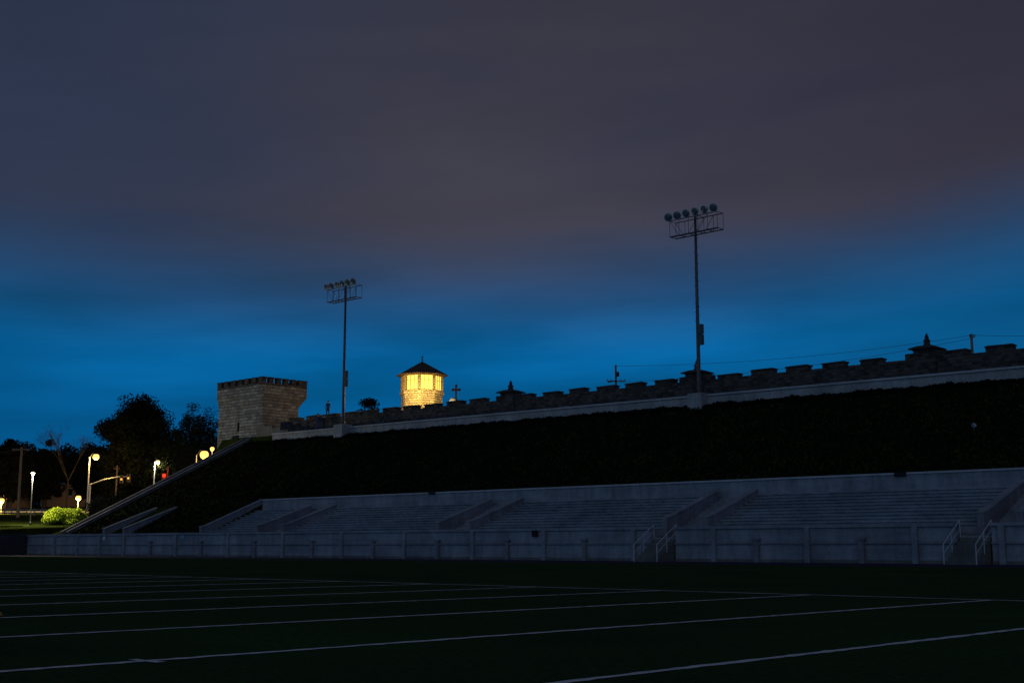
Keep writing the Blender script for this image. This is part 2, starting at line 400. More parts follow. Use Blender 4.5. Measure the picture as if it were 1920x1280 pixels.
# ------------------------------------------------------------------ square stone tower
VT = 77.2; tu1 = UV(493,VT,710); tu0 = UV(408,VT,715); tv1 = VU(576,715,tu1)
ZT0 = zt(-108)-.9; ZTT = atV(493,705,VT).z
st = empty('stone_tower', ((tu0+tu1)/2,VT+2.5,ZT0), 'square stone tower with battlements at the head of the long stair', 'tower')
bx0, bx1, by0 = tu0+.22, tu1-.16, VT+.16
by1 = VU(559,790,bx1)
def rr(x0,x1,y0,y1,z): return [(x0,y0,z),(x1,y0,z),(x1,y1,z),(x0,y1,z)]
zc = ZTT-2.9
MB().loft([rr(bx0-.1,bx1+.1,by0-.1,by1+.1,ZT0-3),rr(bx0,bx1,by0,by1,zc)]).build('wall_body', M['stone'], st)
MB().loft([rr(bx0,bx1,by0,by1,zc),rr(tu0+.05,tu1-.05,VT+.05,tv1-.05,zc+1.0),rr(tu0,tu1,VT,tv1,zc+1.0),rr(tu0,tu1,VT,tv1,ZTT-.62)]).build('flared_crown', M['stone'], st)
def tmer(x0,x1,y0,y1):
    o = MB().box(x0,x1,y0,y1,ZTT-.62,ZTT-.1).build('merlon', M['stone_d'], st)
    MB().box(x0-.04,x1+.04,y0-.04,y1+.04,ZTT-.1,ZTT).build('cap_stone', M['stone_c'], o)
nL = 7; pw = (tu1-tu0)/(nL-.4)
for i in range(nL):
    tmer(tu0+i*pw+.001, tu0+i*pw+pw*.6, VT+.002, VT+.45)
    tmer(tu0+i*pw+.001, tu0+i*pw+pw*.6, tv1-.45, tv1-.002)
nR = 5; L = tv1-VT-.9; pr = L/nR
for i in range(nR):
    tmer(tu1-.45, tu1-.002, VT+.45+i*pr+pr*.4, VT+.45+(i+1)*pr-.04)
    tmer(tu0+.002, tu0+.45, VT+.45+i*pr+pr*.4, VT+.45+(i+1)*pr-.04)
MB().box(tu0+.01,tu1-.01,VT-.02,VT+.02,ZTT-.78,ZTT-.64).build('string_course', M['stone_d'], st)
MB().box(tu1-.02,tu1+.02,VT-.02,tv1,ZTT-.78,ZTT-.64).build('string_course', M['stone_d'], st)
p = atV(446,800,by0-.13)
MB().box(p.x-.08,p.x+.08,by0-.14,by0+.3,p.z-.5,p.z+.45).build('arrow_slit', M['black'], st)
MB().box(p.x-.9,p.x+.1,by0-.17,by0+.3,ZT0-.2,ZT0+1.25).build('doorway', M['black'], st)
rwl = MB()
for i in range(5): rwl.box(tu1+.1+i*1.3, tu1+.1+(i+1)*1.3-.001, 76.55+.002*i, 76.85, zt(-104)-1.2, zt(-104)+1.2-i*.28)
tag(rwl.build('stepped_wall', M['conc_s'], origin=(-103,76.7,zt(-104)-1.2)), 'low stepped concrete wall against the right side of the square stone tower', 'wall')
# ------------------------------------------------------------------ floodlight masts
def floodmast(label, org, grp='stadium floodlight masts on the terrace'):
    t = empty('floodlight_mast', org, label, 'floodlight', grp); O = ORG[t.name]
    def B(mb, name, mat, par=t, smooth=False):
        mb.v = [tuple(Vector(v)+O) for v in mb.v]; return mb.build(name, mat, par, smooth=smooth)
    B(MB().loft([sq((0,0),.62,-.8),sq((0,0),.62,.98),sq((0,0),.56,1.06)]), 'pedestal', M['conc_t'])
    B(MB().lathe((0,0,1.06), [(.28,0),(.28,.05),(.16,.06),(.15,.5),(.125,6),(.09,13.2)], 12), 'pole', M['metal'], smooth=True)
    for za_, zb2 in ((4.6,5.35),(5.4,6.1)): B(MB().box(.13,.42,-.16,.16,za_,zb2), 'control_box', M['metal'])
    for i in range(22):
        z = 6.4+i*.32; sx = 1 if i%2 else -1; B(MB().tube((0,0,z),(sx*.25,0,z+.03),.016,n=5), 'step_peg', M['metal'])
    x0, x1 = -1.7, 2.5; ya, yb = -.1, -.85; zl, zu = 12.75, 13.95
    s = MB()
    for y in (ya, yb):
        s.tube((x0,y,zl),(x1,y,zl),.045,n=6); s.tube((x0,y,zu),(x1,y,zu),.035,n=6)
        for i in range(6):
            x = x0+(x1-x0)*i/5; s.tube((x,y,zl),(x,y,zu),.02,n=5)
            if i in (0,2,3): s.tube((x,y,zl if i else zu),(x+(x1-x0)/5,y,zu if i else zl),.018,n=5)
    for i in range(6):
        x = x0+(x1-x0)*i/5; s.tube((x,ya,zl),(x,yb,zl),.025,n=5)
        if i in (0,3,5): s.tube((x,ya,zu),(x,yb,zu),.02,n=5)
    for i in range(8): s.tube((x0,yb+.05+.04*i,zl+.03),(x1,yb+.05+.04*i,zl+.03),.008,n=4)
    B(s, 'truss_frame', M['metal'])
    for i in range(6):
        x = x0+.0+i*.8; y = yb-.15; z = zu+.27
        ax = Vector((random.uniform(-.25,.6), -1, -.4)).normalized(); c = Vector((x,y,z))
        h = B(MB().lathe(c-ax*.34, [(.02,0),(.1,.02),(.13,.1),(.25,.24),(.31,.35),(.31,.37),(.29,.375),(.27,.34)], 18, ax), 'lamp_head', M['metal'], smooth=True)
        B(MB().lathe(c+ax*.02, [(.315,0),(.325,.015),(.315,.03),(.275,.03),(.275,0)], 18, ax), 'rim', M['rail'], h, True)
        B(MB().lathe(c+ax*.005, [(.27,0),(.26,.03),(.18,.055),(.01,.07)], 18, ax), 'lens', M['glass'], h, True)
        B(MB().tube((x,yb,zu),(x,yb-.02,z-.15),.03,n=6).tube((x,yb-.02,z-.15),tuple(c-ax*.22),.03,n=6), 'bracket', M['dark'], h)
    return t
pr_ = (-53.0, 75.9, zt(-53)-.95); pl_ = (-93.2, 75.9, zt(-93.2)-.8)
floodmast('tall six lamp floodlight mast right of centre, the nearer and larger of the two', pr_)
floodmast('tall six lamp floodlight mast left of centre, the farther and smaller of the two', pl_)
# ------------------------------------------------------------------ lit guard tower
gk = 130; gb = atk(791,740,gk); gz = {n: atk(791,y,gk).z for n, y in dict(ap=678,ev=703,wt=706,ws=733,sb=739).items()}
g0 = hill(gb.x, gb.y)
gt = empty('guard_tower', (gb.x,gb.y,g0), 'small octagonal stone turret with glowing yellow windows and pointed roof behind the wall', 'tower')
phi = math.atan2(-cF.y,-cF.x)
def octo(R, z, off=rad(-4)):
    return [tuple(Vector((gb.x+R*math.cos(phi+off+i*math.pi/4), gb.y+R*math.sin(phi+off+i*math.pi/4), z))) for i in range(8)]
R_ = 2.12
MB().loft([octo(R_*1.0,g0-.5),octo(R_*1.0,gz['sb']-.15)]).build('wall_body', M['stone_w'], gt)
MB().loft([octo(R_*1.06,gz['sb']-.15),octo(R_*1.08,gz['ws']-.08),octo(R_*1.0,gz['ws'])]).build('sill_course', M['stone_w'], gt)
P0 = octo(R_*.97, 0)
for i in range(8):
    a = Vector(P0[i]); b = Vector(P0[(i+1)%8]); e = (b-a).normalized(); nrm = Vector((e.y,-e.x,0)); L = (b-a).length
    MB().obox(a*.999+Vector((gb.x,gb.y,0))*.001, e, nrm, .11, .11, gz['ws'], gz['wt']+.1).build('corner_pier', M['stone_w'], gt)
    for j in range(3):
        c = a+e*(L*(.235+.265*j)); 
        w = MB().obox(c-nrm*.08, e, nrm, L*.124, .02, gz['ws']+.02, gz['wt']-.06).build('window', M['win'], gt)
        f = MB()
        for sgn in (-1,1): f.obox(c+e*(sgn*L*.13), e, nrm, .01, .05, gz['ws'], gz['wt']-.06)
        zm = gz['ws']+(gz['wt']-gz['ws'])*.62
        f.obox(c, e, nrm, L*.11, .03, zm, zm+.025).build('frame', M['wood'], w)
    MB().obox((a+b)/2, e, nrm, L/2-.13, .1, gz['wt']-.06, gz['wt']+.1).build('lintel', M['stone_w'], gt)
rf = MB().loft([octo(2.62,gz['ev']-.14),octo(2.7,gz['ev']-.06),octo(1.8,lerp(gz['ev'],gz['ap'],.32)),octo(.06,gz['ap'])]).build('roof', M['roof'], gt)
gap = Vector((gb.x,gb.y,gz['ap']))
MB().tube(gap,gap+Vector((0,0,.65)),.05,.03).lathe(gap+Vector((0,0,.1)),[(.04,0),(.12,.08),(.04,.16)],8).tube(gap+Vector((0,0,.45))-cR*.18,gap+Vector((0,0,.45))+cR*.18,.035).build('finial', M['dark'], rf)
WARM = (1,.60,.15)
for off in (-2.6,-.3,2.6):
    q = gb-cF*3.6+cR*off; light('eave_lamp', (q.x,q.y,gz['sb']-.3), 330, WARM, gt, .3)
ck = 124; cb = atk(855,757,ck); cz = hill(cb.x,cb.y)
cm = empty('cross_monument', (cb.x,cb.y,cz), 'dark stone cross on a pale lit pedestal right of the glowing turret', 'monument')
z1 = atk(855,749,ck).z; z2 = atk(855,722,ck).z
o = MB().obox(cb-cR*.25, cR, cF, .38, .38, cz-.5, z1-.3).build('pillar', M['conc_l'], cm)
MB().lathe((cb.x-cR.x*.25,cb.y-cR.y*.25,z1-.3),[(.5,0),(.5,.1),(.42,.14),(.34,.34),(.16,.46),(.05,.48)],12).build('pedestal_cap', M['conc_l'], cm)
cx = MB(); H = z2-z1; c0 = Vector((cb.x,cb.y,0))
cx.obox(c0, cR, cF, .085, .08, z1-.2, z2)
cx.obox(c0, cR, cF, .34, .075, z1+H*.62, z1+H*.75)
cx.obox(c0, cR, cF, .2, .12, z1-.2, z1+.02)
cx.build('cross', M['black'], cm)
for s_ in (-1,1): MB().lathe((cb.x+cR.x*.33*s_,cb.y+cR.y*.33*s_,z1+H*.685),[(.001,-.14),(.1,-.11),(.13,0),(.1,.11),(.001,.14)],10).build('arm_end', M['black'], cm)
MB().lathe((cb.x,cb.y,z2-.06),[(.001,-.14),(.1,-.11),(.14,0),(.1,.11),(.001,.14)],10).build('arm_end', M['black'], cm)
q = cb-cF*1.5-cR*.9; light('pedestal_fill', (q.x,q.y,z1-.7), 160, WARM, cm, .1)  # added fill light, stands in for the turret's spill on the pedestal
# ------------------------------------------------------------------ utility poles & wires
def upole(base, top, r, label, arms, name='utility_pole', grp='wooden utility poles'):
    t = empty(name, base, label, 'utility pole', grp)
    MB().tube(base, top, r, r*.7, 10).build('pole', M['wood'], t)
    for dz, hw in arms:
        c = Vector((base[0],base[1],top[2]-dz)); a = MB().obox(c-cF*(r+.06), cR, cF, hw, .05, c.z-.06, c.z+.06).build('crossarm', M['wood'], t)
        for s_ in (-1,-.55,.55,1):
            q = c-cF*(r+.06)+cR*(hw*.95*s_)
            MB().lathe((q.x,q.y,c.z+.06),[(.02,0),(.03,.05),(.06,.07),(.05,.16),(.02,.18)],8).build('insulator', M['dark'], a)
    return t
b = atk(1155,735,150); tp = atk(1155,684,150).z
up1 = upole((b.x,b.y,hill(b.x,b.y)), (b.x,b.y,tp), .17, 'utility pole rising behind the battlements left of the nearer floodlight mast', [(1.95,1.1)])
q = atk(1140,716,149.5); MB().tube(q, q+cR*1.0+Vector((0,0,.15)), .09, .06).build('lamp_arm', M['dark'], up1)
q = atk(1158,706,149.6); MB().lathe(q,[(.02,0),(.2,.03),(.22,.5),(.2,.55),(.02,.6)],10).build('transformer', M['dark'], up1)
b2 = atk(1823,660,135); tp2 = atk(1822,626,135).z
upole((b2.x,b2.y,hill(b2.x,b2.y)), (b2.x,b2.y,tp2), .2, 'utility pole top showing above the battlements near the right edge', [(.35,.3)])
b3 = atk(33,970,150); tp3 = atk(36,838,150).z
p3 = upole((b3.x,b3.y,gh(b3.x,b3.y)), (b3.x,b3.y,tp3), .2, 'tall wooden utility pole lit orange near the left edge', [(.3,1.0)])
b4 = atk(217,930,188); tp4 = atk(217,872,188).z
upole((b4.x,b4.y,gh(b4.x,b4.y)), (b4.x,b4.y,tp4), .12, 'thin utility pole behind the traffic signal arm', [(.5,.4)])
def wire(p, q, sag, label, n=24, r=.022):
    pts = [p.lerp(q, i/n)-Vector((0,0,sag*4*(i/n)*(1-i/n))) for i in range(n+1)]
    tag(MB().path(pts, r, 4).build('power_line', M['dark'], origin=p), label, 'cable', 'overhead wires')
wire(atk(1155,686,150), atk(1823,628,135), .8, 'overhead wire between the two poles behind the battlements, the upper one')
wire(atk(1160,716,150), atk(1823,634,135), .8, 'overhead wire between the two poles behind the battlements, the lower one')
wire(atk(1823,628,135), atk(2100,618,110), .3, 'overhead wire leaving the frame at the right edge')
wire(atk(50,842,150), atk(-120,835,130), .5, 'overhead wire from the lit utility pole to the left edge')
# ------------------------------------------------------------------ street lamps
def street_lamp(px, py, k, label, pr=.08, head=.3, E=900, warm=True, armdx=.0):
    L = atk(px,py,k); bp = L-cR*armdx; z0 = gh(bp.x,bp.y)
    t = empty('street_lamp', (bp.x,bp.y,z0), label, 'street lamp', 'street lamps')
    MB().lathe((bp.x,bp.y,z0-.3),[(pr*2,0),(pr*2,.6),(pr*1.2,.65),(pr,1.2),(pr*.7,L.z-z0+.3)],8).build('pole', M['rail'] if armdx else M['metal'], t)
    top = Vector((bp.x,bp.y,L.z))
    if armdx: MB().path([top-Vector((0,0,.1)), top+(L-top)*.5+Vector((0,0,head*.8+.15)), L+Vector((0,0,head*.95))], pr*.6).build('arm', M['metal'], t)
    MB().lathe(L,[(head*.6,head*.78),(head*.62,head*.84),(head*.4,head*1.0),(head*.15,head*1.1),(.01,head*1.15)],14).build('lamp_hood', M['dark'], t)
    MB().lathe(L,[(.01,-head),(head*.38,-head*.92),(head*.7,-head*.7),(head*.92,-head*.36),(head,0),(head*.92,head*.36),(head*.7,head*.68),(head*.5,head*.8)],16).build('bulb', M['sodium'] if warm else M['white_lamp'], t, smooth=True)
    light('lamp_light', L-Vector((0,0,head+.15))-cF*.3, E, WARM if warm else (1,.85,.5), t, head)
    return t
street_lamp(180,856,190,'bright orange street lamp on the pale pole carrying the traffic signal arm',.12,.48,1500,armdx=.95)
street_lamp(296,866,190,'street lamp on a pale pole left of the red signal',.12,.32,700,warm=False,armdx=.45)
street_lamp(383,852,150,'brightest orange street lamp, just left of the square stone tower',.07,.52,220,armdx=.9)
street_lamp(398,841,165,'small orange street lamp touching the corner of the square stone tower',.07,.28,100)
street_lamp(62,887,124,'slim lamp post with a small pale lamp at the left end of the wall',.05,.17,2600,warm=False)
street_lamp(147,933,172,'low orange lamp glowing behind the bright green bush',.07,.36,2200)
street_lamp(3,938,170,'low orange lamp cut by the left edge of the picture',.07,.36,2000)
def signal(loc, lit, par, name='signal_head'):
    o = MB().obox(loc, cR, cF, .22, .14, loc.z-.55, loc.z+.55).build(name, M['wood'], par)
    for j, dz in enumerate((.36,0,-.36)):
        MB().lathe(loc-cF*.145+Vector((0,0,dz)),[(.15,0),(.13,.03),(.02,.05)],10,-cF).build('lamp', M[lit] if j == 1 else M['black'], o)
a0 = atk(169,908,190); a1 = atk(243,893,186); zb0 = gh(a0.x,a0.y)
ts = empty('traffic_signal', (a0.x,a0.y,zb0), 'pale curved traffic signal arm reaching right from the orange street lamp', 'traffic light')
MB().path([a0, a0.lerp(a1,.35)+Vector((0,0,.3)), a0.lerp(a1,.7)+Vector((0,0,.3)), a1], .1).build('mast_arm', M['rail'], ts)
MB().tube((a0.x,a0.y,zb0),(a0.x,a0.y,a0.z+.1),.15,.14).build('post', M['rail'], ts)
signal(atk(228,898,185.5),'amber',ts); signal(atk(241,896,185),'amber',ts)
b5 = atk(313,930,172); t5 = atk(313,874,172).z
t2 = empty('traffic_signal', (b5.x,b5.y,gh(b5.x,b5.y)), 'traffic signal showing red on a thin post', 'traffic light')
MB().tube((b5.x,b5.y,gh(b5.x,b5.y)),(b5.x,b5.y,t5),.09,.07).build('post', M['wood'], t2)
s5 = atk(308,895,171.7)
o = MB().obox(s5, cR, cF, .26, .14, s5.z-.55, s5.z+.55).build('signal_head', M['dark'], t2)
for j, dz in enumerate((.25,-.25)): MB().lathe(s5-cF*.145+Vector((0,0,dz)),[(.22-.04*j,0),(.19-.04*j,.1),(.02,.16)],12,-cF).build('lamp', M['red'] if j == 0 else M['black'], o)
light('signal_light', s5-cF*.7+Vector((0,0,.3)), 90, (1,.05,.02), t2, .15)
# ------------------------------------------------------------------ houses far left
def house(px0, px1, pyt, k, label, wall, pitched, wins):
    a = atk(px0,pyt,k); b = atk(px1,pyt,k); c = (a+b)/2; hw = (b-a).length/2; z0 = min(gh(a.x,a.y),gh(b.x,b.y))-.5; z1 = a.z
    t = empty('house', (c.x,c.y,z0), label, 'house', 'houses beyond the road')
    MB().obox(c+cF*4, cR, cF, hw, 4, z0, z1).build('wall', wall, t)
    cc = c+cF*4; e = .4
    def rg(h, d, z): return [tuple(Vector((0,0,z))+Vector((cc.x,cc.y,0))+cR*(h*s1)+cF*(d*s2)) for s1, s2 in ((-1,-1),(1,-1),(1,1),(-1,1))]
    rf = MB()
    if pitched: rf.loft([rg(hw+e,4+e,z1),rg(hw+e,4+e,z1+.15),rg(hw*.8,.05,z1+2.2)])
    else: rf.loft([rg(hw+.2,4.2,z1),rg(hw+.2,4.2,z1+.35)])
    r_ = rf.build('roof', M['roof'] if pitched else M['conc'], t)
    q = cc+cR*(hw*.4); MB().obox(q, cR, cF, .3, .3, z1+.3, z1+(2.6 if pitched else 1.0)).build('chimney', M['stone_d'], r_)
    for (s_, dz, lit) in wins:
        q = c+cR*(hw*s_)-cF*.02
        w = MB().obox(q, cR, cF, .55, .05, z1-dz-.7, z1-dz+.6).build('window', M['conc_l'], t)
        MB().obox(q-cF*.03, cR, cF, .45, .04, z1-dz-.6, z1-dz+.5).build('pane', M['dimwin'] if lit else M['black'], w)
br_ = simple('house_render', (.30,.19,.12), (.40,.26,.18), 2)
house(78,168,908,215,'wide flat roofed house lit dimly orange behind the bright bush',br_,False,[(-.75,1.2,0),(-.3,1.2,0),(.2,1.2,0),(.7,1.2,1)])
house(-40,24,915,200,'dark gabled house at the left edge behind the utility pole',br_,True,[(-.3,1.2,0),(.6,1.2,1)])
fb = empty('roadside_fence', atk(40,965,160), 'low pale fence along the lit grass at the far left', 'fence')
for dz in (.35,.75): 
    pts = []
    for i in range(9):
        p = atk(-20+i*14,965,160); pts.append(Vector((p.x,p.y,gh(p.x,p.y)+dz)))
    MB().path(pts,.06,4).build('rail', M['conc_d'], fb)
for i in range(9):
    p = atk(-20+i*14,965,160); z = gh(p.x,p.y); MB().tube((p.x,p.y,z-.2),(p.x,p.y,z+.9),.07,n=6).build('post', M['conc_d'], fb)
# ------------------------------------------------------------------ vegetation
def leaves(mb, c, R, n, size):
    for _ in range(n):
        d = Vector((random.gauss(0,1),random.gauss(0,1),random.gauss(0,1))).normalized()*(random.random()**.45)
        p = Vector(c)+Vector((d.x*R[0],d.y*R[1],d.z*R[2]))
        a = Vector((random.gauss(0,1),random.gauss(0,1),random.gauss(0,1))).normalized(); b = a.orthogonal().normalized()
        s = size*random.uniform(.5,1.2); a *= s; b *= s*.6
        mb.add([p-a,p+b,p+a,p-b], [(0,1,2,3)])
def tree(px, topy, wpx, k, label, mat='leaf', n=7000, size=.22, clumps=46, low=.28, grp='trees beyond the stadium'):
    b = atk(px,930,k); z0 = gh(b.x,b.y); ztop = atk(px,topy,k).z; H = ztop-z0; R = wpx/2431*k/2
    t = empty('tree', (b.x,b.y,z0), label, 'tree', grp)
    tr = MB(); base = Vector((b.x,b.y,z0-.3)); fork = base+Vector((0,0,H*.38)); r0 = max(.12,H*.028)
    tr.tube(base, fork, r0*1.25, r0*.8, 9)
    cr = MB(); cz = z0+H*(low+1)/2; Rz = H*(1-low)/2
    per = n//clumps
    for i in range(clumps):
        th = random.uniform(0,2*math.pi); u_ = random.uniform(-.95,1); s_ = math.sqrt(max(0,1-u_*u_)); q = random.uniform(.45,.9)
        c = Vector((b.x+R*q*s_*math.cos(th), b.y+R*q*s_*math.sin(th), cz+Rz*q*u_))
        rr_ = R*random.uniform(.2,.36)
        leaves(cr, c, (rr_,rr_,rr_*.75), per, size)
        if i%3 == 0:
            m1 = fork.lerp(c,.5)+Vector((0,0,H*.05)); tr.tube(fork-Vector((0,0,random.uniform(0,H*.12))), m1, r0*.4, r0*.22, 6); tr.tube(m1, c, r0*.22, .03, 5)
    leaves(cr, (b.x,b.y,cz-Rz*.1), (R*.6,R*.6,Rz*.7), n//4, size*1.6)
    tr.build('trunk', M['bark'], t); cr.build('crown', M[mat], t); return t
tree(252,731,172,200,'big dark round tree, the tallest, left of the square stone tower',n=30000,clumps=110,low=.0,size=.2)
tree(370,750,108,186,'looser leafy tree touching the left side of the square stone tower','leaf2',14000,.14,90,.05)
tree(18,798,96,185,'dark tree at the left edge behind the utility pole',n=13000,low=.0,size=.19)
tree(84,816,80,205,'dark low tree left of the bare branched tree',n=10000,low=.0,size=.19)
tree(165,826,100,215,'dark low tree in the gap left of the tallest tree',n=11000,low=.0,size=.2)
tree(330,815,140,196,'wide dark tree low in front of the looser leafy tree',n=14000,low=.0,size=.2)
tree(120,850,150,225,'dark tree behind the flat roofed house',n=10000,low=.0,size=.24)
tree(250,850,160,204,'dark undergrowth tree behind the traffic signal arm',n=11000,low=.0,size=.22)
tree(-20,840,90,205,'dark tree cut by the left edge of the picture',n=5000,low=.0,size=.25)
tree(688,742,95,152,'small dark round tree behind the battlements left of the glowing turret',n=9000,size=.13,low=.1)
wd = MB()
for i in range(120):
    px = -80+i*4.3; top = 856+12*math.sin(i*.37)+8*math.sin(i*.9)
    k = random.uniform(228,245); bq = atk(px,930,k); zq = gh(bq.x,bq.y); zt_ = atk(px,top,k).z
    for j in range(4): leaves(wd, (bq.x,bq.y,zq+(zt_-zq)*(.15+.25*j)), (1.6,1.6,1.7), 70, .34)
tag(wd.build('woodland', M['leaf']), 'far dark wood closing the view beyond the houses', 'wood', kind='stuff')
bb = atk(126,930,195); z0 = gh(bb.x,bb.y); bt_ = empty('bare_tree', (bb.x,bb.y,z0), 'thin tree with bare branches against the blue sky', 'tree')
tr = MB(); tw_ = MB()
def branch(p, d, L, r, depth):
    q = p+d*L; (tr if depth > 5 else tw_).tube(p, q, r, r*.65, 5)
    if depth == 0: return
    for _ in range(3):
        nd = (d+Vector((random.uniform(-.6,.6),random.uniform(-.6,.6),random.uniform(-.15,.4)))).normalized()
        branch(q, nd, L*random.uniform(.6,.78), r*.58, depth-1)
zt_b = atk(126,788,195).z
branch(Vector((bb.x,bb.y,z0)), Vector((0,0,1)), (zt_b-z0)*.32, .15, 6)
tr.build('trunk', M['bark'], bt_); tw_.build('branches', M['bark'], bt_)
def shrub(px, py_base, topy, wpx, k, label, mat, n=5000, size=.1, name='bush'):
    b = atk(px,py_base,k); z0 = gh(b.x,b.y); H = atk(px,topy,k).z-z0; R = wpx/2431*k/2
    t = empty(name, (b.x,b.y,z0), label, 'bush')
    s = MB()
    for i in range(6): s.tube((b.x,b.y,z0-.1),(b.x+random.uniform(-.7,.7)*R,b.y+random.uniform(-.7,.7)*R,z0+H*.7),.04,.015,5)
    s.build('stems', M['bark'], t)
    cr = MB()
    for i in range(38):
        th = random.uniform(0,6.28); u_ = random.uniform(0,1); s_ = math.sqrt(1-u_*u_); q = random.uniform(.5,.85)
        leaves(cr, (b.x+R*q*s_*math.cos(th), b.y+R*q*s_*math.sin(th), z0+H*.12+H*.82*q*u_), (R*.26,R*.26,H*.17), n//38, size)
    leaves(cr, (b.x,b.y,z0+H*.4), (R*.8,R*.8,H*.4), n//3, size)
    cr.build('foliage', M[mat], t)
shrub(122,990,944,92,126,'bright yellow green bush lit by the lamps at the foot of the long stair','bush',12000,.09)
shrub(205,965,917,100,140,'dark green bush behind the bright bush','leaf2',7000,.1)
shrub(268,950,925,80,148,'dark bush under the long stair right of the traffic signal arm','leaf',5000,.11)
shrub(20,1000,988,60,122,'low dark bush along the end wall at the left edge','leaf',3000,.07)
shrub(425,850,828,70,132,'dark bush at the foot of the square stone tower beside the long stair','leaf',4000,.09)
gc = MB()
def blade(u, v, z, h, w):
    a = random.uniform(0,6.28); dx, dy = math.cos(a)*w, math.sin(a)*w; l = random.uniform(-.5,.5)*h
    gc.add([(u-dx,v-dy,z-.04),(u+dx,v+dy,z-.04),(u+dx*.4+l,v+dy*.4+l*.6,z+h),(u-dx*.6+l,v-dy*.6+l*.6,z+h*.8)], [(0,1,2,3)])
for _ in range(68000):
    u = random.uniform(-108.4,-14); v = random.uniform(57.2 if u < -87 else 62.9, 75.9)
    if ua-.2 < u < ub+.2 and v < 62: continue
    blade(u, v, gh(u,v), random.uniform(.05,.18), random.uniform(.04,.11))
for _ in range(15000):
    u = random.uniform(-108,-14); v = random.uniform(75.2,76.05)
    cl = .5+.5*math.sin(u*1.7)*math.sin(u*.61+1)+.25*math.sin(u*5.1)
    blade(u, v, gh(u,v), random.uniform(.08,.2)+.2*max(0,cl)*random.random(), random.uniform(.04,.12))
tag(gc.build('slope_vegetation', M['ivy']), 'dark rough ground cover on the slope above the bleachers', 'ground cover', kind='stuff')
v = 63.0
while v < 75:
    p = atV(1826,797,v)
    if gh(p.x,p.y)+.35 > p.z: break
    v += .05
fl = empty('ground_light', (p.x,p.y,p.z-.35), 'small pale fixture standing alone on the dark slope near the right edge', 'light fixture')
MB().tube((p.x,p.y,p.z-.45),(p.x,p.y,p.z-.06),.02).build('stake', M['metal'], fl)
MB().lathe(p,[(.02,-.16),(.08,-.13),(.11,.02),(.12,.06),(.1,.07)],12,(-.2,-1,.1)).build('housing', M['sign_w'], fl)
MB().lathe(p+Vector((-.02,-.08,.01)),[(.09,0),(.08,.03),(.01,.045)],12,(-.2,-1,.1)).build('lens', M['glass'], fl)
p = gp(-1,1157)
py_ = empty('field_marker', (p.x,p.y,.01), 'tiny dull orange marker on a field line at the left edge', 'marker')
M['orange'] = simple('orange_foam', (.5,.22,.05), (.6,.28,.07), 4, bst=0)
MB().loft([sq(p,.022,.02),sq(p,.02,.05),sq(p,.01,.06)]).build('body', M['orange'], py_)
MB().loft([sq(p,.035,.011),sq(p,.035,.019)]).build('base', M['black'], py_)
